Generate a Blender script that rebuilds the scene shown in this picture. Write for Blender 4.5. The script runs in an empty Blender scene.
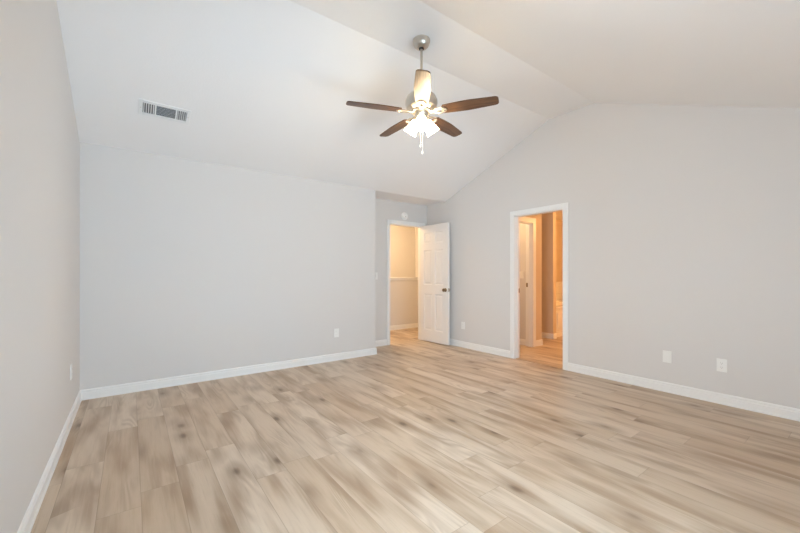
import bpy, bmesh, math, random
from mathutils import Matrix, Vector
random.seed(7)
S = bpy.context.scene
COL = S.collection
PI = math.pi

# ------------------------------------------------------------------ room dimensions (metres)
CAM_H = 1.1887
XL, XR = -0.385, 4.352          # left and right wall faces
YN, YB, YA = -0.12, 4.5467, 5.0256   # near wall, back wall, door-alcove wall
XA = 2.927                      # left side of the door alcove
ZW = 2.44                       # wall plate height
Y1, Y2, ZF = 2.6157, 2.0481, 3.1986  # flat strip at the top of the vault
SLF = (ZF - ZW) / (YB - Y1)
SLN = 0.4087
DY0, DY1, DH = 2.42, 3.14, 2.015     # opening in the right wall
EX0, EX1 = 3.52, 4.236                # opening in the alcove wall
WT = 0.10                       # wall thickness

# ------------------------------------------------------------------ camera
cd = bpy.data.cameras.new('camera')
cam = bpy.data.objects.new('camera', cd)
COL.objects.link(cam)
cam.location = (0, 0, CAM_H)
cam.rotation_euler = (PI/2, 0, -0.6395)
cd.sensor_width = 36.0
cd.lens = 36.0 * 362.38 / 800.0
cd.shift_y = 7.94 / 800.0
cd.clip_start = 0.02
S.camera = cam

# ------------------------------------------------------------------ world, exposure, large lights
w = bpy.data.worlds.new('World'); S.world = w; w.use_nodes = True
nt = w.node_tree; nt.nodes.clear()
wo = nt.nodes.new('ShaderNodeOutputWorld'); bgn = nt.nodes.new('ShaderNodeBackground')
bgn.inputs['Color'].default_value = (0.80, 0.90, 1.0, 1); bgn.inputs['Strength'].default_value = 2.2
nt.links.new(bgn.outputs[0], wo.inputs[0])
vs = S.view_settings
vs.view_transform = 'Standard'; vs.look = 'None'; vs.gamma = 1.0; vs.use_curve_mapping = False
vs.exposure = 0.0
S.cycles.max_bounces = 16; S.cycles.diffuse_bounces = 12; S.cycles.glossy_bounces = 6

WINDOWS = [(0.50, 1.38), (1.50, 2.38)]
WZ0, WZ1 = 0.12, 2.08
SZ0, SZ1 = 0.35, 1.45
SY0, SY1 = 0.10, 1.45          # added unseen window in the left wall, to light the right wall
WIN_W = 44.0
SIDE_W = 96.0
UP_FILL_W = 72.0
FAN_W = 3.0
HALL_W = 44.0
BATH_W = 66.0
CLOSET_W = 16.0
SUN_COL = (0.57, 0.80, 1.0)
SIDE_COL = (0.82, 0.915, 1.0)
BATH_COL = (1.0, 0.54, 0.20)
WARM = (1.0, 0.66, 0.34)
def light(name, kind, loc, power, col, rot=(0,0,0), size=0.1, size_y=None):
    l = bpy.data.lights.new(name, kind); l.energy = power; l.color = col
    if kind == 'AREA':
        l.shape = 'RECTANGLE'; l.size = size; l.size_y = size_y or size
    else:
        l.shadow_soft_size = size
    o = bpy.data.objects.new(name, l); COL.objects.link(o)
    o.location = loc; o.rotation_euler = rot
    return o
for a, b in WINDOWS:
    light('window_daylight', 'AREA', ((a+b)/2, YN-0.16, (WZ0+WZ1)/2), WIN_W, SUN_COL, (PI/2, 0, 0), b-a, WZ1-WZ0)
light('side_fill', 'AREA', (XL-WT-0.30, (SY0+SY1)/2-0.15, (SZ0+SZ1)/2), SIDE_W, SIDE_COL, (math.radians(103), 0, math.radians(-70)), SY1-SY0, SZ1-SZ0)  # added light behind the unseen left window, brightens right wall and near slope
# added area light aimed up through the near windows, brightens the ceiling slopes
light('upward_fill', 'AREA', (1.44, -1.0, 0.05), UP_FILL_W, (0.62, 0.82, 1.0), (math.radians(152), 0, 0), 3.2, 1.2)
light('hall_lamp', 'POINT', (4.3, 6.75, 2.15), HALL_W, WARM, size=0.12)
light('hall_lamp', 'POINT', (3.6, 5.7, 2.25), HALL_W*0.55, WARM, size=0.12)
light('bath_lamp', 'POINT', (7.0, 2.35, 2.2), BATH_W, BATH_COL, size=0.12)
light('closet_lamp', 'POINT', (4.85, 4.2, 2.3), CLOSET_W, WARM, size=0.1)

# ------------------------------------------------------------------ materials
def mat(name, col, rough=0.5, metal=0.0, spec=0.5, emit=None, estr=0.0):
    m = bpy.data.materials.new(name); m.use_nodes = True
    b = m.node_tree.nodes['Principled BSDF']
    b.inputs['Base Color'].default_value = (*col, 1); b.inputs['Roughness'].default_value = rough
    b.inputs['Metallic'].default_value = metal; b.inputs['Specular IOR Level'].default_value = spec
    if emit:
        b.inputs['Emission Color'].default_value = (*emit, 1); b.inputs['Emission Strength'].default_value = estr
    return m
class N:
    """small helper for node trees"""
    def __init__(s, m):
        s.t = m.node_tree; s.b = s.t.nodes['Principled BSDF']
    def new(s, k, **kw):
        n = s.t.nodes.new(k)
        for a, v in kw.items(): setattr(n, a, v)
        return n
    def put(s, i, v):
        if hasattr(v, 'is_linked') or isinstance(v, bpy.types.NodeSocket): s.t.links.new(v, i)
        else: i.default_value = v
    def math(s, op, a, b=0.0, c=0.0, clamp=False):
        n = s.new('ShaderNodeMath', operation=op); n.use_clamp = clamp
        s.put(n.inputs[0], a); s.put(n.inputs[1], b); s.put(n.inputs[2], c)
        return n.outputs[0]
    def xyz(s, x, y, z=0.0):
        n = s.new('ShaderNodeCombineXYZ')
        for i, v in zip(n.inputs, (x, y, z)): s.put(i, v)
        return n.outputs[0]
    def noise(s, vec, scale, detail=3.0, rough=0.5, dist=0.0):
        n = s.new('ShaderNodeTexNoise'); s.put(n.inputs['Vector'], vec)
        n.inputs['Scale'].default_value = scale; n.inputs['Detail'].default_value = detail
        n.inputs['Roughness'].default_value = rough; n.inputs['Distortion'].default_value = dist
        return n.outputs['Fac']
    def ramp(s, fac, lo, hi):
        n = s.new('ShaderNodeMapRange'); n.interpolation_type = 'SMOOTHSTEP'
        s.put(n.inputs['Value'], fac); n.inputs['From Min'].default_value = lo; n.inputs['From Max'].default_value = hi
        return n.outputs['Result']
    def mix(s, f, a, b, mode='MIX'):
        n = s.new('ShaderNodeMix', data_type='RGBA', blend_type=mode)
        s.put(n.inputs[0], f)
        for i, v in ((6, a), (7, b)):
            s.put(n.inputs[i], (*v, 1) if isinstance(v, tuple) and len(v) == 3 else v)
        return n.outputs[2]
    def bump(s, h, strength, dist):
        n = s.new('ShaderNodeBump'); n.inputs['Strength'].default_value = strength
        n.inputs['Distance'].default_value = dist; s.put(n.inputs['Height'], h)
        s.t.links.new(n.outputs[0], s.b.inputs['Normal'])
    def coord(s):
        return s.new('ShaderNodeTexCoord').outputs['Object']

def paint(name, col, rough, scale, strength, dist=0.002):
    m = mat(name, col, rough, spec=0.3); n = N(m); c = n.coord()
    n.bump(n.noise(c, scale, 4.0, 0.6), strength, dist)
    return m
M_WALL = paint('wall_paint', (0.70, 0.685, 0.67), 0.6, 160, 0.10)
M_TAN = paint('tan_bath_paint', (0.66, 0.55, 0.42), 0.6, 160, 0.10)
M_CEIL = paint('ceiling_paint', (0.86, 0.86, 0.86), 0.8, 75, 0.35, 0.004)
M_TRIM = mat('white_trim', (0.84, 0.84, 0.83), 0.35)
M_DOOR = mat('white_door', (0.82, 0.80, 0.775), 0.38)
M_PLAST = mat('white_plastic', (0.86, 0.86, 0.84), 0.32)
M_DARKSLOT = mat('dark_slot', (0.30, 0.29, 0.28), 0.6)
M_NICKEL = mat('brushed_nickel', (0.62, 0.57, 0.50), 0.32, 1.0)
M_BRONZE = mat('aged_brass', (0.30, 0.22, 0.14), 0.35, 1.0)
M_BLACK = mat('black_rubber', (0.03, 0.03, 0.03), 0.6)
M_VENT = mat('vent_enamel', (0.82, 0.83, 0.83), 0.4)
M_DUCT = mat('duct_dark', (0.22, 0.23, 0.24), 0.8)
M_TUB = mat('white_tub', (0.86, 0.84, 0.80), 0.18)
M_CHAIN = mat('pale_chain', (0.85, 0.84, 0.82), 0.35)
M_SHADE = mat('frosted_lit_glass', (0.9, 0.85, 0.75), 0.5, emit=(1.0, 0.77, 0.47), estr=31.0)
M_BULB = mat('lit_bulb', (1, 1, 1), 0.5, emit=(1.0, 0.84, 0.6), estr=12.0)

def glass():
    m = bpy.data.materials.new('window_glass'); m.use_nodes = True
    t = m.node_tree; t.nodes.clear()
    o = t.nodes.new('ShaderNodeOutputMaterial'); mx = t.nodes.new('ShaderNodeMixShader')
    tr = t.nodes.new('ShaderNodeBsdfTransparent'); gl = t.nodes.new('ShaderNodeBsdfGlossy'); fr = t.nodes.new('ShaderNodeFresnel')
    gl.inputs['Roughness'].default_value = 0.02; fr.inputs['IOR'].default_value = 1.45
    t.links.new(fr.outputs[0], mx.inputs[0]); t.links.new(tr.outputs[0], mx.inputs[1]); t.links.new(gl.outputs[0], mx.inputs[2])
    t.links.new(mx.outputs[0], o.inputs[0])
    return m
M_GLASS = glass()

def plank_floor():
    m = mat('oak_plank_floor', (0.5, 0.4, 0.3), 0.36, spec=0.45); n = N(m)
    sep = n.new('ShaderNodeSeparateXYZ'); n.t.links.new(n.coord(), sep.inputs[0])
    X, Y = sep.outputs[0], sep.outputs[1]
    PW, PL = 0.18, 1.22
    gx = n.math('DIVIDE', n.math('SUBTRACT', X, 0.045), PW)
    row = n.math('FLOOR', gx); fx = n.math('FRACT', gx)
    wr = n.new('ShaderNodeTexWhiteNoise', noise_dimensions='1D'); n.put(wr.inputs['W'], n.math('ADD', row, 31.7))
    gy = n.math('ADD', n.math('DIVIDE', Y, PL), n.math('MULTIPLY', wr.outputs['Value'], 7.0))
    colm = n.math('FLOOR', gy); fy = n.math('FRACT', gy)
    wn = n.new('ShaderNodeTexWhiteNoise', noise_dimensions='2D'); n.put(wn.inputs['Vector'], n.xyz(row, colm))
    rid = wn.outputs['Value']
    wsep = n.new('ShaderNodeSeparateColor'); n.t.links.new(wn.outputs['Color'], wsep.inputs[0])
    r2, r3 = wsep.outputs[0], wsep.outputs[1]
    ox = n.math('MULTIPLY', r2, 37.0); oy = n.math('MULTIPLY', r3, 53.0)
    # soft long brown clouds inside each plank
    v1 = n.xyz(n.math('ADD', n.math('MULTIPLY', X, 8.5), ox), n.math('ADD', n.math('MULTIPLY', Y, 1.25), oy))
    cloud = n.ramp(n.noise(v1, 1.0, 2.0, 0.45, 0.2), 0.42, 0.72)
    # fine grain along the plank
    v2 = n.xyz(n.math('ADD', n.math('MULTIPLY', X, 85.0), ox), n.math('ADD', n.math('MULTIPLY', Y, 3.5), oy))
    grain = n.noise(v2, 1.0, 4.0, 0.65, 0.3)
    # cathedral figure: contour lines of a stretched noise
    v3 = n.xyz(n.math('ADD', n.math('MULTIPLY', X, 6.0), oy), n.math('ADD', n.math('MULTIPLY', Y, 0.9), ox))
    cath = n.math('SINE', n.math('MULTIPLY', n.noise(v3, 1.0, 1.5, 0.4, 0.4), 95.0))
    cathm = n.math('MULTIPLY', n.math('MULTIPLY', n.math('ADD', cath, 1.0), 0.5), n.ramp(n.noise(v3, 1.7, 1.0), 0.45, 0.65))
    # knots
    vk = n.new('ShaderNodeTexVoronoi'); vk.feature = 'F1'
    n.put(vk.inputs['Vector'], n.xyz(n.math('ADD', n.math('MULTIPLY', X, 5.2), ox), n.math('ADD', n.math('MULTIPLY', Y, 2.3), oy)))
    vk.inputs['Scale'].default_value = 1.0
    ksep = n.new('ShaderNodeSeparateColor'); n.t.links.new(vk.outputs['Color'], ksep.inputs[0])
    gate = n.math('GREATER_THAN', ksep.outputs[0], 0.32)
    wob = n.math('MULTIPLY', n.math('SUBTRACT', n.noise(v2, 0.35, 2.0), 0.5), 0.12)
    kd = n.math('ADD', vk.outputs['Distance'], wob)
    knot = n.math('MULTIPLY', n.math('SUBTRACT', 1.0, n.ramp(kd, 0.03, 0.16)), gate)
    halo = n.math('MULTIPLY', n.math('SUBTRACT', 1.0, n.ramp(kd, 0.06, 0.50)), gate)
    base = n.mix(rid, (0.56, 0.435, 0.315), (0.675, 0.565, 0.45))
    c = n.mix(n.math('MULTIPLY', cloud, 0.68), base, (0.315, 0.195, 0.108))
    c = n.mix(n.math('MULTIPLY', halo, 0.62), c, (0.29, 0.19, 0.115))
    c = n.mix(n.math('MULTIPLY', n.ramp(grain, 0.50, 0.80), 0.32), c, (0.33, 0.235, 0.155))
    c = n.mix(n.math('MULTIPLY', n.ramp(grain, 0.52, 0.22), 0.15), c, (0.72, 0.62, 0.50))
    c = n.mix(n.math('MULTIPLY', cathm, 0.36), c, (0.33, 0.23, 0.15))
    c = n.mix(n.math('MULTIPLY', knot, 0.72), c, (0.15, 0.09, 0.052))
    # joints
    ex = n.math('MULTIPLY', n.math('MINIMUM', fx, n.math('SUBTRACT', 1.0, fx)), PW)
    ey = n.math('MULTIPLY', n.math('MINIMUM', fy, n.math('SUBTRACT', 1.0, fy)), PL)
    seam = n.math('SUBTRACT', 1.0, n.ramp(n.math('MINIMUM', ex, ey), 0.0006, 0.0022))
    c = n.mix(n.math('MULTIPLY', seam, 0.38), c, (0.20, 0.13, 0.08))
    n.t.links.new(c, n.b.inputs['Base Color'])
    n.put(n.b.inputs['Roughness'], n.math('ADD', 0.34, n.math('MULTIPLY', grain, 0.14)))
    n.bump(n.math('SUBTRACT', n.math('MULTIPLY', grain, 0.25), seam), 0.25, 0.0012)
    return m
M_FLOOR = plank_floor()

def blade_wood():
    m = mat('walnut_blade', (0.13, 0.075, 0.045), 0.34, spec=0.35); n = N(m)
    sep = n.new('ShaderNodeSeparateXYZ'); n.t.links.new(n.coord(), sep.inputs[0])
    v = n.xyz(n.math('MULTIPLY', sep.outputs[0], 5.0), n.math('MULTIPLY', sep.outputs[1], 80.0), sep.outputs[2])
    g = n.noise(v, 1.0, 4.0, 0.6, 0.4)
    n.t.links.new(n.mix(n.ramp(g, 0.3, 0.7), (0.058, 0.028, 0.016), (0.150, 0.078, 0.041)), n.b.inputs['Base Color'])
    return m
M_BLADE = blade_wood()
def tile():
    m = mat('white_tile', (0.84, 0.82, 0.78), 0.2); n = N(m)
    b = n.new('ShaderNodeTexBrick'); mp = n.new('ShaderNodeMapping')
    mp.inputs['Rotation'].default_value = (PI/2, 0, 0)
    n.t.links.new(n.coord(), mp.inputs[0]); n.t.links.new(mp.outputs[0], b.inputs['Vector'])
    b.offset = 0.0; b.inputs['Scale'].default_value = 1.0
    b.inputs['Brick Width'].default_value = 0.15; b.inputs['Row Height'].default_value = 0.15; b.inputs['Mortar Size'].default_value = 0.002
    b.inputs['Color1'].default_value = b.inputs['Color2'].default_value = (0.84, 0.82, 0.78, 1); b.inputs['Mortar'].default_value = (0.6, 0.58, 0.54, 1)
    n.t.links.new(b.outputs[0], n.b.inputs['Base Color'])
    return m
M_TILE = tile()

# ------------------------------------------------------------------ mesh helpers
class MB:
    def __init__(s): s.bm = bmesh.new()
    def box(s, x0, x1, y0, y1, z0, z1, bev=0.0, mtx=None):
        r = bmesh.ops.create_cube(s.bm, size=1.0)
        for v in r['verts']:
            v.co = Vector((x0+(v.co.x+.5)*(x1-x0), y0+(v.co.y+.5)*(y1-y0), z0+(v.co.z+.5)*(z1-z0)))
        vs_ = r['verts']
        if bev:
            e = list({e for v in vs_ for e in v.link_edges})
            q = bmesh.ops.bevel(s.bm, geom=e, offset=bev, segments=2, affect='EDGES', profile=0.6)
            vs_ = list({v for f in q['faces'] for v in f.verts} | {v for v in vs_ if v.is_valid})
        if mtx is not None: bmesh.ops.transform(s.bm, matrix=mtx, verts=vs_)
        return s
    def prism(s, pts, vec):
        """closed polygon (3D points) extruded by vec"""
        vec = Vector(vec); a = [s.bm.verts.new(Vector(p)) for p in pts]; b = [s.bm.verts.new(Vector(p)+vec) for p in pts]
        n = len(pts); s.bm.faces.new(a); s.bm.faces.new(b[::-1])
        for i in range(n): s.bm.faces.new((a[(i+1) % n], a[i], b[i], b[(i+1) % n]))
        return s
    def lathe(s, prof, seg=32, mtx=None):
        rings = []; allv = []
        for r, z in prof:
            if r < 1e-6: ring = [s.bm.verts.new((0, 0, z))]
            else: ring = [s.bm.verts.new((r*math.cos(2*PI*i/seg), r*math.sin(2*PI*i/seg), z)) for i in range(seg)]
            rings.append(ring); allv += ring
        for a, b in zip(rings, rings[1:]):
            for i in range(seg):
                j = (i+1) % seg
                if len(a) == 1 and len(b) == 1: continue
                if len(a) == 1: s.bm.faces.new((a[0], b[j], b[i]))
                elif len(b) == 1: s.bm.faces.new((a[i], a[j], b[0]))
                else: s.bm.faces.new((a[i], a[j], b[j], b[i]))
        if mtx is not None: bmesh.ops.transform(s.bm, matrix=mtx, verts=allv)
        return s
    def cyl(s, r, z0, z1, seg=24, mtx=None):
        return s.lathe([(0, z0), (r, z0), (r, z1), (0, z1)], seg, mtx)
    def build(s, name, m, parent=None, smooth=False, shell=None):
        bmesh.ops.recalc_face_normals(s.bm, faces=s.bm.faces)
        me = bpy.data.meshes.new(name); s.bm.to_mesh(me); s.bm.free()
        if smooth:
            for p in me.polygons: p.use_smooth = True
            me.set_sharp_from_angle(angle=math.radians(38))
        me.materials.append(m)
        o = bpy.data.objects.new(name, me); COL.objects.link(o)
        if parent: o.parent = parent
        if shell:
            md = o.modifiers.new('shell', 'SOLIDIFY'); md.thickness = shell; md.offset = 0
        return o
def empty(name, mtx):
    o = bpy.data.objects.new(name, None); COL.objects.link(o)
    o.matrix_world = mtx if isinstance(mtx, Matrix) else Matrix.Translation(mtx)
    o.empty_display_size = 0.05
    return o
def tag(o, label, cat, group=None):
    o['label'] = label; o['category'] = cat
    if group: o['group'] = group
    return o
def struct(o, label, cat):
    o['kind'] = 'structure'; o['label'] = label; o['category'] = cat
    return o
def frame(loc, x, y, z):
    m = Matrix((x, y, z)).transposed().to_4x4(); m.translation = loc
    return m
def T(x, y, z): return Matrix.Translation((x, y, z))

def zc(y):
    """vault height at depth y"""
    if y > YB: return ZW
    if y > Y1: return ZW + SLF*(YB-y)
    if y > Y2: return ZF
    return ZF - SLN*(Y2-y)

# ------------------------------------------------------------------ large structure
VXE = 8.3     # far side of the bathroom
# floor: one plank surface through bedroom, hall and bathroom
struct(MB().box(-0.6, 8.5, -0.4, 7.7, -0.12, 0.0).build('floor', M_FLOOR), 'light greige oak plank floor running through all the rooms', 'floor')

c = MB()
x0, x1 = XL-0.1, XR+0.05
def slab(ya, za, yb, zb, xa=x0, xb=x1, t=0.1):
    c.prism([(xa, ya, za), (xa, yb, zb), (xa, yb, zb+t), (xa, ya, za+t)], (xb-xa, 0, 0))
ye = YN-0.12
slab(ye, zc(ye), Y2, ZF); slab(Y2, ZF, Y1, ZF); slab(Y1, ZF, YB, ZW); slab(YB, ZW, YB+0.1, ZW)
struct(c.build('ceiling', M_CEIL), 'white textured vaulted ceiling with a flat strip along its top', 'ceiling')
MBc = MB().box(XA-0.1, XR+0.05, YB+0.1, YA+0.05, ZW, ZW+0.1)
struct(MBc.build('ceiling_alcove', M_CEIL), 'low flat ceiling over the door alcove', 'ceiling')
struct(MB().box(2.7, 6.2, YA+0.05, 7.6, ZW, ZW+0.1).build('ceiling_hall', M_CEIL), 'flat ceiling of the stair hall beyond the open door', 'ceiling')
struct(MB().box(XR+0.05, 8.5, 1.4, YA+0.05, ZW, ZW+0.1).build('ceiling_bath', M_CEIL), 'flat ceiling of the bathroom beyond the right opening', 'ceiling')

# right gable wall with its opening
def gable(y0, y1, zb):
    ys = [y0] + [y for y in (Y2, Y1, YB) if y0 < y < y1] + [y1]
    return [(XR, y0, zb), (XR, y1, zb)] + [(XR, y, zc(y)+0.03) for y in reversed(ys)]
g = MB()
g.prism(gable(YN-0.1, DY0, 0), (WT, 0, 0)); g.prism(gable(DY0, DY1, DH), (WT, 0, 0)); g.prism(gable(DY1, YA+WT, 0), (WT, 0, 0))
struct(g.build('wall_right', M_WALL), 'warm grey gable wall on the right with a cased opening', 'wall')
g = MB()
def lw(y0, y1, z0, z1=None):
    ys = [y0] + [y for y in (Y2, Y1, YB) if y0 < y < y1] + [y1]
    top = [(XL, y, zc(y)+0.03) for y in reversed(ys)] if z1 is None else [(XL, y1, z1), (XL, y0, z1)]
    g.prism([(XL, y0, z0), (XL, y1, z0)] + top, (-WT, 0, 0))
lw(YN-0.1, SY0, 0); lw(SY0, SY1, 0, SZ0); lw(SY0, SY1, SZ1); lw(SY1, YB+0.1, 0)
struct(g.build('wall_left', M_WALL), 'pale grey wall along the left edge', 'wall')
struct(MB().box(XL, XA, YB, YB+WT, 0, ZW+0.005).build('wall_back', M_WALL), 'wide blank pale grey back wall', 'wall')
struct(MB().box(XA-WT, XA, YB+WT, YA, 0, ZW+0.005).build('wall_alcove_side', M_WALL), 'short side wall of the door alcove', 'wall')
struct(MB().box(XA-WT, EX0, YA, YA+WT, 0, ZW+0.005).box(EX0, EX1, YA, YA+WT, 2.055, ZW+0.005).box(EX1, 6.1, YA, YA+WT, 0, ZW+0.005)
       .build('wall_alcove', M_WALL), 'grey wall holding the open bedroom door', 'wall')
# near wall with two windows (behind the camera)
g = MB(); zt = zc(YN)+0.03
xs = [XL] + [v for wv in WINDOWS for v in wv] + [XR]
for i in range(0, len(xs), 2): g.box(xs[i], xs[i+1], YN-WT, YN, 0, zt)
for a, b in WINDOWS: g.box(a, b, YN-WT, YN, 0, WZ0).box(a, b, YN-WT, YN, WZ1, zt)
struct(g.build('wall_near', M_WALL), 'grey wall with two windows behind the camera', 'wall')
# stair hall
struct(MB().box(2.75, 2.85, YA+WT, 7.5, 0, ZW).build('wall_hall_left', M_WALL), 'left wall of the stair hall', 'wall')
struct(MB().box(6.0, 6.1, YA+WT, 7.5, 0, ZW).build('wall_hall_right', M_WALL), 'right wall of the stair hall', 'wall')
struct(MB().box(2.75, 6.1, 7.4, 7.5, 0, ZW).build('wall_hall_back', M_WALL), 'tall wall behind the half wall in the hall', 'wall')
struct(MB().box(2.85, 6.0, 6.3, 6.42, 0, 1.10).build('wall_hall_half', M_WALL), 'half wall below the white ledge in the hall', 'wall')
# bathroom side
struct(MB().box(XR+WT, 4.6, 3.47, 3.57, 0, ZW).box(4.6, 5.28, 3.47, 3.57, 2.03, ZW).box(5.28, 5.55, 3.47, 3.585, 0, ZW)
       .build('wall_bath_front', M_TAN), 'bathroom wall with a cased closet opening', 'wall')
struct(MB().box(5.31, 5.55, 3.585, YA, 0, ZW).build('wall_closet_side', M_WALL), 'closet wall with the light switch', 'wall')
struct(MB().box(6.24, 6.34, 3.67, YA, 0, ZW).build('wall_bath_end', M_TAN), 'wall end standing beside the bathtub', 'wall')
struct(MB().box(6.34, VXE, 4.52, 4.62, 0, ZW).build('wall_bath_back', M_TAN), 'wall behind the bathtub', 'wall')
struct(MB().box(VXE, VXE+0.1, 1.5, 4.62, 0, ZW).build('wall_bath_right', M_TAN), 'far wall of the bathroom', 'wall')
struct(MB().box(XR+WT, VXE, 1.4, 1.5, 0, ZW).build('wall_bath_near', M_TAN), 'near wall of the bathroom', 'wall')

# ------------------------------------------------------------------ windows
WMAT = [(T(a, YN-WT, WZ0), b-a, WZ1-WZ0, 'white window in the near wall') for a, b in WINDOWS]
WMAT.append((T(XL-WT, SY1, SZ0) @ Matrix.Rotation(-PI/2, 4, 'Z'), SY1-SY0, SZ1-SZ0, 'added white window in the left wall, out of view, to light the right wall'))
for i, (wm, W_, H_, lab) in enumerate(WMAT, 1):
    e = struct(empty('window_%d' % i, wm), lab, 'window')
    f = MB(); t = 0.04
    f.box(0, t, 0.01, 0.07, 0, H_).box(W_-t, W_, 0.01, 0.07, 0, H_).box(t, W_-t, 0.01, 0.07, 0, t).box(t, W_-t, 0.01, 0.07, H_-t, H_)
    f.box(t, W_-t, 0.02, 0.06, H_/2-0.018, H_/2+0.018)
    f.build('window_frame', M_TRIM, e)
    MB().box(t, W_-t, 0.036, 0.041, t, H_/2-0.018).build('window_pane', M_GLASS, e)
    MB().box(t, W_-t, 0.036, 0.041, H_/2+0.018, H_-t).build('window_pane', M_GLASS, e)
    MB().box(-0.05, W_+0.05, WT+0.0005, WT+0.03, -0.025, 0.0, 0.004).build('window_sill', M_TRIM, e)

# ------------------------------------------------------------------ baseboards
BPROF = [(0, 0), (0.016, 0), (0.016, 0.014), (0.0125, 0.021), (0.0125, 0.068), (0.0085, 0.073), (0.0085, 0.080), (0.0105, 0.083), (0.006, 0.094), (0, 0.098)]
def board(name, label, runs):
    """runs: (start, end, outward normal) in plan"""
    m = MB()
    for (a, b, nrm) in runs:
        a = Vector((*a, 0)); b = Vector((*b, 0)); nv = Vector((*nrm, 0))
        m.prism([a + nv*d + Vector((0, 0, z)) for d, z in BPROF], b-a)
    return struct(m.build(name, M_TRIM), label, 'baseboard')
board('baseboard_left', 'white baseboard along the left wall', [((XL, YN), (XL, YB), (1, 0))])
board('baseboard_back', 'white baseboard along the wide back wall', [((XL, YB), (XA+0.016, YB), (0, -1))])
board('baseboard_alcove', 'white baseboard around the door alcove', [((XA, YB), (XA, YA), (1, 0)), ((XA, YA), (EX0-0.062, YA), (0, -1))])
board('baseboard_right', 'white baseboard along the right gable wall', [((XR, YN), (XR, DY0-0.056), (-1, 0)), ((XR, DY1+0.076), (XR, YA), (-1, 0))])
board('baseboard_near', 'white baseboard below the windows', [((XL, YN), (XR, YN), (0, 1))])
board('baseboard_hall', 'white baseboard along the half wall in the hall', [((2.85, 6.3), (6.0, 6.3), (0, -1)), ((6.0, YA+WT), (6.0, 6.3), (-1, 0))])
board('baseboard_bath', 'white baseboard around the bathroom walls', [
    ((5.37, 3.47), (5.566, 3.47), (0, -1)), ((5.55, 3.47), (5.55, YA), (1, 0)), ((5.31, 3.585), (5.31, YA), (-1, 0)),
    ((6.24, 3.654), (6.24, YA), (-1, 0)), ((6.224, 3.67), (6.34, 3.67), (0, -1))])

# ------------------------------------------------------------------ casings
def casing_bars(m, mtx, w0, w1, h, cw, t=0.018, left=True, right=True):
    """flat casing around an opening in local x (w0..w1) / y up, proud along +z"""
    if left: m.box(w0-cw, w0, 0, h+cw, 0, t, 0.004, mtx)
    if right: m.box(w1, w1+cw, 0, h+cw, 0, t, 0.004, mtx)
    m.box(w0, w1, h, h+cw, 0, t, 0.004, mtx)
e = struct(empty('trim_1', (EX0, YA, 0)), 'white casing around the open bedroom door', 'door casing')
m = MB(); casing_bars(m, frame(Vector((0, 0, 0)), Vector((1, 0, 0)), Vector((0, 0, 1)), Vector((0, -1, 0))), 0, EX1-EX0, 2.055, 0.06)
m.build('casing', M_TRIM, e)
MB().box(0, 0.012, 0.001, WT-0.001, 0, 2.055).box(EX1-EX0-0.012, EX1-EX0, 0.001, WT-0.001, 0, 2.055).box(0, EX1-EX0, 0.001, WT-0.001, 2.043, 2.055)\
  .box(0.012, 0.022, 0.05, 0.08, 0, 2.043).build('jamb', M_TRIM, e)
MB().box(0.0115, 0.0135, 0.03, 0.06, 0.88, 0.95).build('strike_plate', M_BRONZE, e)['label'] = 'small brass strike plate'

e = struct(empty('trim_2', (XR, DY1, 0)), 'white casing around the opening in the right wall', 'door casing')
m = MB(); casing_bars(m, frame(Vector((0, 0, 0)), Vector((0, -1, 0)), Vector((0, 0, 1)), Vector((-1, 0, 0))), 0, DY1-DY0, DH, 0.064)
m.build('casing', M_TRIM, e)
D_ = DY1-DY0
MB().box(0.001, WT-0.001, -0.012, 0, 0, DH).box(0.001, WT-0.001, -D_, -D_+0.012, 0, DH).box(0.001, WT-0.001, -D_, 0, DH-0.012, DH)\
  .box(0.035, 0.065, -0.022, -0.012, 0, DH-0.012).box(0.035, 0.065, -D_+0.012, -D_+0.022, 0, DH-0.012).build('jamb', M_TRIM, e)
MB().box(0.072, 0.096, -0.0135, -0.0115, 0.93, 0.99).build('strike_plate', M_BRONZE, e)['label'] = 'small brass strike plate'

e = struct(empty('trim_3', (5.28, 3.47, 0)), 'white casing around the closet opening inside the bathroom', 'door casing')
m = MB(); casing_bars(m, frame(Vector((-0.68, 0, 0)), Vector((1, 0, 0)), Vector((0, 0, 1)), Vector((0, -1, 0))), 0, 0.68, 2.03, 0.082)
m.build('casing', M_TRIM, e)
MB().box(-0.012, 0, 0.001, 0.114, 0, 2.03).box(-0.68, -0.668, 0.001, 0.099, 0, 2.03).box(-0.668, -0.012, 0.001, 0.099, 2.018, 2.03)\
  .box(-0.022, -0.012, 0.03, 0.06, 0, 2.018).build('jamb', M_TRIM, e)
MB().box(-0.0135, -0.0115, 0.075, 0.105, 0.98, 1.05).build('strike_plate', M_BRONZE, e)['label'] = 'small brass strike plate'

struct(MB().box(2.85, 6.0, 6.255, 6.45, 1.10, 1.128, 0.006).box(2.85, 6.0, 6.283, 6.2995, 1.062, 1.10, 0.004).build('trim_4', M_TRIM),
       'white ledge capping the half wall in the hall', 'ledge')
struct(MB().box(XR+0.01, XR+WT-0.005, DY0+0.013, DY1-0.013, 0.0, 0.006, 0.002).build('trim_5', mat('oak_strip', (0.50, 0.37, 0.25), 0.4)),
       'wooden threshold strip on the floor of the right opening', 'threshold')

# ------------------------------------------------------------------ open six-panel door
LW, LH, LT = 0.68, 2.038, 0.035
ang = math.atan2(4.350-5.030, 4.226-4.182)     # from hinge to free edge
dx = Vector((math.cos(ang), math.sin(ang), 0)); dz = Vector((0, 0, 1))
out = dz.cross(dx)                              # towards the right wall
if out.x < 0: out = -out
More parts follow.
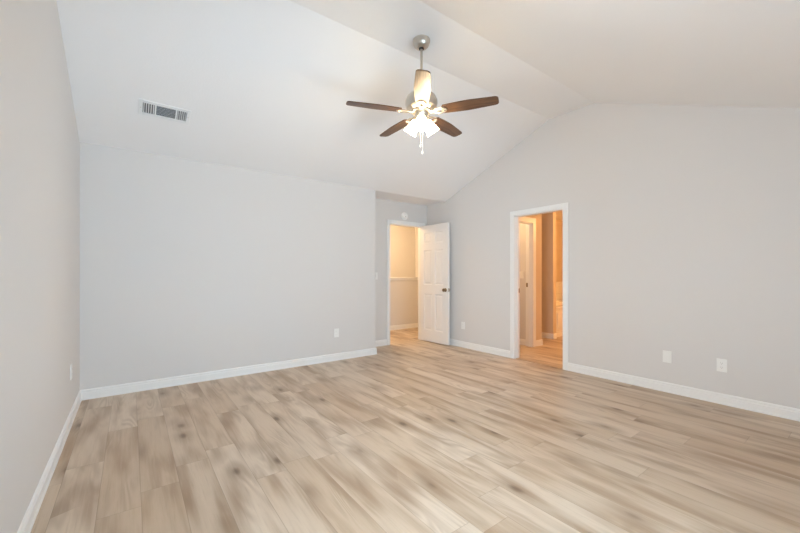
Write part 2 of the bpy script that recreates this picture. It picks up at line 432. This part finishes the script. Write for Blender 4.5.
# local frame: x along the leaf, y towards the right wall, z up
dm = Matrix((dx, out, dz)).transposed().to_4x4(); dm.translation = Vector((4.182, 5.022, 0.014))
door = struct(empty('door_1', dm), 'white six-panel bedroom door standing wide open', 'door')
bm = bmesh.new()
xc = [0, 0.105, 0.300, 0.372, 0.567, LW]
zcut = [0, 0.20, 0.835, 0.995, 1.60, 1.72, 1.91, LH]
for y in (0.0, LT):
    g_ = [[bm.verts.new((x, y, z)) for z in zcut] for x in xc]
    pan = []
    for i in range(len(xc)-1):
        for j in range(len(zcut)-1):
            f = bm.faces.new((g_[i][j], g_[i+1][j], g_[i+1][j+1], g_[i][j+1]))
            if i in (1, 3) and j in (1, 3, 5): pan.append(f)
    d = 1 if y == 0 else -1
    bm.normal_update()
    for fcs, th, dep in ((pan, 0.012, 0.009), (pan, 0.012, 0.0), (pan, 0.022, -0.006)):
        bmesh.ops.inset_individual(bm, faces=fcs, thickness=th, use_even_offset=True)
        for v in {v for f in fcs for v in f.verts}: v.co.y += d*dep
    if y == 0: front = g_
    else: back = g_
nx, nz = len(xc), len(zcut)
for i in range(nx-1):
    for j in (0, nz-1): bm.faces.new((front[i][j], front[i+1][j], back[i+1][j], back[i][j]))
for j in range(nz-1):
    for i in (0, nx-1): bm.faces.new((front[i][j], front[i][j+1], back[i][j+1], back[i][j]))
mb = MB(); mb.bm.free(); mb.bm = bm
mb.build('door_leaf', M_DOOR, door)
KP = [(0, 0), (0.031, 0), (0.031, 0.004), (0.026, 0.008), (0.013, 0.011), (0.011, 0.026), (0.019, 0.032), (0.027, 0.040), (0.0285, 0.048), (0.024, 0.057), (0.012, 0.062), (0, 0.063)]
for sgn, y in ((-1, 0.0), (1, LT)):
    rot = Matrix.Rotation(PI/2 if sgn < 0 else -PI/2, 4, 'X')
    MB().lathe(KP, 28, T(LW-0.062, y, 0.915) @ rot).build('door_knob', M_BRONZE, door, True)['label'] = 'aged brass door knob'
MB().box(LW-0.0005, LW+0.0012, 0.006, LT-0.006, 0.885, 0.945).build('latch_plate', M_BRONZE, door)['label'] = 'small brass latch plate'
for z in (0.18, 0.98, 1.80):
    MB().cyl(0.007, z, z+0.09, 12, T(-0.006, LT-0.004, 0)).box(-0.001, 0.03, LT-0.001, LT+0.0015, z, z+0.09).build('hinge', M_BRONZE, door)

# ------------------------------------------------------------------ ceiling fan
FX, FY = 2.004, 2.386
fan = tag(empty('ceiling_fan', (FX, FY, ZF)), 'five-blade ceiling fan with brushed nickel motor and lit glass shades', 'ceiling fan')
def fz(z): return z - 0.013 - ZF
MB().lathe([(0, 0), (0.074, 0), (0.0745, -0.012), (0.071, -0.032), (0.061, -0.052), (0.046, -0.066), (0.030, -0.072), (0.030, -0.070), (0, -0.070)], 40).build('canopy', M_NICKEL, fan, True)
MB().lathe([(0, -0.070), (0.023, -0.070), (0.021, -0.078), (0.0, -0.080)], 24).build('hanger_ball', M_BLACK, fan, True)
MB().cyl(0.0105, fz(2.77), -0.072, 20).build('downrod', M_NICKEL, fan, True)
MB().lathe([(0, fz(2.80)), (0.02, fz(2.80)), (0.024, fz(2.785)), (0.03, fz(2.765)), (0.055, fz(2.757)), (0.095, fz(2.745)), (0.122, fz(2.722)), (0.136, fz(2.69)),
            (0.1375, fz(2.66)), (0.130, fz(2.640)), (0.128, fz(2.628)), (0.108, fz(2.615)), (0.085, fz(2.607)), (0.085, fz(2.592)), (0, fz(2.592))], 48).build('motor_housing', M_NICKEL, fan, True)
MB().lathe([(0, fz(2.592)), (0.056, fz(2.592)), (0.058, fz(2.582)), (0.054, fz(2.566)), (0.047, fz(2.558)), (0.050, fz(2.550)), (0.046, fz(2.534)), (0.030, fz(2.524)), (0.012, fz(2.520)), (0, fz(2.518))], 40).build('light_fitter', M_NICKEL, fan, True)
R0, R1 = 0.180, 0.643
def blade_outline():
    pts = []
    def wd(t): return 0.052 + 0.014*math.sin(min(1, t*1.6)*PI/2) - 0.014*max(0, t-0.5)/0.5
    n = 14; top = []
    for i in range(n+1):
        t = i/n; top.append((R0+(R1-R0-0.03)*t, wd(t)))
    wt = top[-1][1]
    arc = [(R1-0.03+0.03*math.sin(a), wt-0.03+0.03*math.cos(a)) for a in [PI/2*k/5 for k in range(1, 6)]]
    up = [(R0-0.0, 0.030)] + [(R0+0.012, wd(0.02))] + top[1:] + arc
    return up + [(x, -y) for x, y in reversed(up)]
OUT = blade_outline()
bl_src = ir_src = None
for k in range(5):
    a = math.radians(15 + 72*k)
    mt = T(0, 0, fz(2.592)) @ Matrix.Rotation(a, 4, 'Z') @ Matrix.Rotation(math.radians(-9.5), 4, 'X')
    if bl_src is None:
        b = MB(); b.prism([(x, y, -0.004) for x, y in OUT], (0, 0, 0.008))
        bl = b.build('blade', M_BLADE, fan); bl['label'] = 'dark walnut fan blade'
        i_ = MB()
        # arm from the motor, splitting round an open eye, with a rounded pad under the blade root
        def oval(cx, rx, ry, n=28): return [(cx+rx*math.cos(2*PI*j/n), ry*math.sin(2*PI*j/n)) for j in range(n)]
        o1 = oval(0.165, 0.058, 0.040); o2 = oval(0.160, 0.030, 0.018)
        zt_, zb_ = -0.0045, -0.0115
        n_ = len(o1)
        vo = [[i_.bm.verts.new((x, y, z)) for x, y in o] for o in (o1, o2) for z in (zt_, zb_)]
        for j in range(n_):
            q = (j+1) % n_
            i_.bm.faces.new((vo[0][j], vo[0][q], vo[2][q], vo[2][j])); i_.bm.faces.new((vo[1][j], vo[1][q], vo[3][q], vo[3][j]))
            i_.bm.faces.new((vo[0][j], vo[0][q], vo[1][q], vo[1][j])); i_.bm.faces.new((vo[2][j], vo[2][q], vo[3][q], vo[3][j]))
        i_.box(0.075, 0.118, -0.016, 0.016, -0.012, -0.003, 0.002)
        i_.lathe([(0, zb_-0.004), (0.008, zb_-0.004), (0.010, zb_), (0, zb_)], 12, T(0.205, 0.0, 0))
        i_.lathe([(0, zb_-0.004), (0.006, zb_-0.004), (0.008, zb_), (0, zb_)], 12, T(0.196, 0.022, 0))
        i_.lathe([(0, zb_-0.004), (0.006, zb_-0.004), (0.008, zb_), (0, zb_)], 12, T(0.196, -0.022, 0))
        ir = i_.build('blade_iron', M_NICKEL, bl, True)
        ir['label'] = 'brushed nickel blade bracket'
        bl_src, ir_src = bl, ir
    else:
        bl = bl_src.copy(); COL.objects.link(bl); bl.parent = fan
        ir = ir_src.copy(); COL.objects.link(ir); ir.parent = bl
    bl.matrix_local = mt
# three glass shades with bulbs
for k in range(3):
    a = math.radians(230 + 120*k)
    tilt = math.radians(37)
    ax = T(0, 0, fz(2.548)) @ Matrix.Rotation(a, 4, 'Z') @ T(0.036, 0, 0) @ Matrix.Rotation(PI-tilt, 4, 'Y')
    # in this frame +z points along the shade axis, outwards and down
    sh = MB().lathe([(0.020, 0.022), (0.027, 0.030), (0.034, 0.045), (0.041, 0.070), (0.047, 0.098), (0.053, 0.124), (0.058, 0.140)], 32, ax).build('lamp_shade', M_SHADE, fan, True, 0.003)
    sh['label'] = 'frosted white bell shade, lit'
    MB().lathe([(0, 0.0), (0.016, 0.0), (0.022, 0.012), (0.022, 0.034), (0.0, 0.034)], 20, ax).build('socket', M_NICKEL, fan, True)
    MB().lathe([(0, 0.035), (0.012, 0.037), (0.014, 0.055), (0.026, 0.082), (0.028, 0.098), (0.020, 0.116), (0, 0.122)], 20, ax).build('bulb', M_BULB, fan, True)
    p = T(FX, FY, ZF) @ ax @ Vector((0, 0, 0.134))
    light('fan_lamp', 'POINT', p, FAN_W, (1.0, 0.80, 0.56), size=0.014)
for x, y, ln in ((0.006, -0.006, 0.21), (-0.006, 0.006, 0.15)):
    p = MB().cyl(0.0014, fz(2.47)-ln, fz(2.522), 8, T(x, y, 0))
    p.build('pull_chain', M_CHAIN, fan, True)
    MB().lathe([(0, -0.03), (0.005, -0.026), (0.006, -0.012), (0.003, 0), (0, 0.001)], 14, T(x, y, fz(2.47)-ln)).build('chain_pull', M_CHAIN, fan, True)

# ------------------------------------------------------------------ ceiling register
n_ = math.hypot(1, SLF)
vc = Vector((0.255, 0, 0)); vy = 3.945; vc.y = vy; vc.z = zc(vy)
vf = frame(vc, Vector((1, 0, 0)), Vector((0, -1/n_, SLF/n_)), Vector((0, -SLF/n_, -1/n_)))
vent = tag(empty('ceiling_vent', vf), 'white three-section air vent on the left slope of the ceiling', 'vent')
VW, VH = 0.395, 0.185
ix, iy = 0.168, 0.062
f = MB()
f.box(-VW/2, -ix, -VH/2, VH/2, -0.001, 0.008, 0.003).box(ix, VW/2, -VH/2, VH/2, -0.001, 0.008, 0.003)
f.box(-ix, ix, iy, VH/2, -0.001, 0.008, 0.003).box(-ix, ix, -VH/2, -iy, -0.001, 0.008, 0.003)
DV = (-0.074, 0.086)
for d in DV: f.box(d-0.006, d+0.006, -iy, iy, 0.0, 0.008, 0.002)
f.build('vent_frame', M_VENT, vent)
MB().box(-ix, ix, -iy, iy, -0.0005, 0.0012).build('vent_duct', M_DUCT, vent)['label'] = 'dark duct behind the louvers'
def slat(x0, x1, y0, y1, tx, ty):
    cx, cy_ = (x0+x1)/2, (y0+y1)/2
    mt = T(cx, cy_, 0.005) @ Matrix.Rotation(tx, 4, 'X') @ Matrix.Rotation(ty, 4, 'Y')
    MB().box(-(x1-x0)/2, (x1-x0)/2, -(y1-y0)/2, (y1-y0)/2, -0.0006, 0.0006, 0, mt).build('vent_slat', M_VENT, vent)
for i in range(5):
    w_ = (DV[0]-0.006+ix)/5; x = -ix+w_*(i+.5); slat(x-0.0055, x+0.0055, -iy, iy, 0, 1.0)
    w_ = (ix-DV[1]-0.006)/5; x = DV[1]+0.006+w_*(i+.5); slat(x-0.0055, x+0.0055, -iy, iy, 0, -1.0)
for i in range(7):
    y = -iy + 2*iy/7*(i+.5); slat(DV[0]+0.006, DV[1]-0.006, y-0.006, y+0.006, 0.75, 0)
for x in (-0.182, 0.182):
    MB().lathe([(0, 0.0075), (0.005, 0.0075), (0.004, 0.0095), (0, 0.010)], 12, T(x, 0, 0)).build('vent_screw', M_NICKEL, vent, True)

# ------------------------------------------------------------------ smoke detector above the door
sf = frame(Vector((3.832, YA, 2.205)), Vector((1, 0, 0)), Vector((0, 0, 1)), Vector((0, -1, 0)))
sd = tag(empty('smoke_detector', sf), 'round white smoke detector on the wall above the open door', 'smoke detector')
MB().lathe([(0, -0.001), (0.068, -0.001), (0.069, 0.010), (0.064, 0.014), (0, 0.014)], 40).build('mounting_base', M_PLAST, sd, True)
MB().lathe([(0, 0.013), (0.060, 0.013), (0.058, 0.026), (0.050, 0.034), (0.034, 0.037), (0.030, 0.034), (0.027, 0.037), (0, 0.040)], 40).build('detector_cover', M_PLAST, sd, True)
MB().cyl(0.007, 0.038, 0.042, 16, T(0.0, -0.016, 0)).build('test_button', M_DUCT, sd, True)['label'] = 'small grey test button'

# ------------------------------------------------------------------ wall plates
X_, Y_, Z_ = Vector((1, 0, 0)), Vector((0, 1, 0)), Vector((0, 0, 1))
def wall_frame(side, p):
    if side == 'right': return frame(Vector(p), -Y_, Z_, -X_)
    if side == 'back': return frame(Vector(p), X_, Z_, -Y_)
    return frame(Vector(p), Y_, Z_, X_)
def plate_mesh(e, w=0.074, h=0.118): MB().box(-w/2, w/2, -h/2, h/2, -0.001, 0.006, 0.0025).build('cover_plate', M_PLAST, e)
def screw(e, x, y): MB().lathe([(0, 0.0055), (0.0032, 0.0055), (0.0028, 0.0072), (0, 0.0076)], 12, T(x, y, 0)).build('screw', M_PLAST, e, True)
def outlet(side, p, label, group=None):
    e = tag(empty('wall_outlet', wall_frame(side, p)), label, 'wall outlet', group)
    plate_mesh(e)
    for s in (-1, 1):
        r = MB(); cy_ = s*0.0195
        r.prism([(0.0165*math.cos(t)*1.0, cy_+max(-0.0125, min(0.0125, 0.0165*math.sin(t))), 0.0055) for t in [2*PI*j/28 for j in range(28)]], (0, 0, 0.0022))
        rc = r.build('receptacle', M_PLAST, e)
        MB().box(-0.0075, -0.0055, cy_-0.001, cy_+0.008, 0.0072, 0.0079).box(0.0055, 0.0075, cy_-0.001, cy_+0.007, 0.0072, 0.0079)\
            .cyl(0.0024, 0.0072, 0.0079, 10, T(0, cy_-0.007, 0)).build('slots', M_DARKSLOT, rc)['label'] = 'dark plug slots'
    screw(e, 0, 0)
    return e
outlet('back', (2.284, YB, 0.38), 'white duplex outlet low on the wide back wall')
outlet('left', (XL, 3.922, 0.405), 'white duplex outlet on the left wall, seen edge-on near the corner')
outlet('right', (XR, 4.124, 0.357), 'white duplex outlet on the gable wall between the open door and the cased opening')
outlet('right', (XR, 0.905, 0.355), 'white duplex outlet low on the right wall, nearest the right edge')
e = tag(empty('blank_plate', wall_frame('right', (XR, 1.327, 0.357))), 'plain white blank wall plate just left of the outlet on the right wall', 'wall plate')
plate_mesh(e); screw(e, 0, 0.042); screw(e, 0, -0.042)
def switch(mtx, label):
    e = tag(empty('light_switch', mtx), label, 'light switch')
    plate_mesh(e)
    MB().box(-0.0055, 0.0055, -0.012, 0.012, 0.0055, 0.0075).build('switch_surround', M_PLAST, e)
    MB().box(-0.004, 0.004, -0.009, 0.009, 0.0, 0.014, 0.001, T(0, 0.002, 0.004) @ Matrix.Rotation(-0.5, 4, 'X')).build('toggle', M_PLAST, e)
    screw(e, 0, 0.03); screw(e, 0, -0.03)
switch(wall_frame('back', (3.238, YA, 1.163)), 'white light switch beside the bedroom door casing, half hidden by the wall corner')
switch(wall_frame('right', (5.31, 3.69, 1.18)), 'white light switch on the closet wall seen through the right opening')

# ------------------------------------------------------------------ bathtub seen through the opening
tub = tag(empty('bathtub', (6.345, 3.74, 0)), 'white built-in bathtub beyond the right opening', 'bathtub')
L_, B_, H_ = 1.60, 0.775, 0.58
t = MB()
t.box(0, L_, 0.0, 0.05, 0, H_-0.03)                       # apron
t.box(0.02, L_-0.02, -0.02, 0.03, 0, 0.09, 0.004)         # plinth
t.build('apron', M_TUB, tub)
MB().box(0.16, 0.72, -0.014, 0.005, 0.16, 0.46, 0.006).box(0.88, 1.44, -0.014, 0.005, 0.16, 0.46, 0.006).build('apron_panel', M_TUB, tub)
bm_ = MB()
def rr(x0, x1, y0, y1, r, z, n=6):
    out_ = []
    for cx, cy_, a0 in ((x1-r, y1-r, 0), (x0+r, y1-r, PI/2), (x0+r, y0+r, PI), (x1-r, y0+r, 1.5*PI)):
        out_ += [bm_.bm.verts.new((cx+r*math.cos(a0+PI/2*j/n), cy_+r*math.sin(a0+PI/2*j/n), z)) for j in range(n+1)]
    return out_
rings = [rr(0, L_, -0.02, B_, 0.01, H_-0.035), rr(0, L_, -0.02, B_, 0.01, H_), rr(0.12, L_-0.12, 0.10, B_-0.10, 0.16, H_), rr(0.20, L_-0.20, 0.16, B_-0.16, 0.14, 0.2), rr(0.3, L_-0.3, 0.22, B_-0.22, 0.1, 0.14)]
for a, b in zip(rings, rings[1:]):
    for i in range(len(a)): bm_.bm.faces.new((a[i], a[(i+1) % len(a)], b[(i+1) % len(a)], b[i]))
bm_.bm.faces.new(rings[-1])
bm_.build('basin', M_TUB, tub, True)
struct(MB().box(6.342, VXE-0.01, 4.506, 4.5195, H_, 1.00).box(6.342, VXE-0.01, 4.500, 4.5195, 1.00, 1.02, 0.003).box(6.3405, 6.352, 3.73, 4.50, H_, 1.00)
       .build('trim_6', M_TILE), 'white tile surround above the bathtub', 'tile surround')
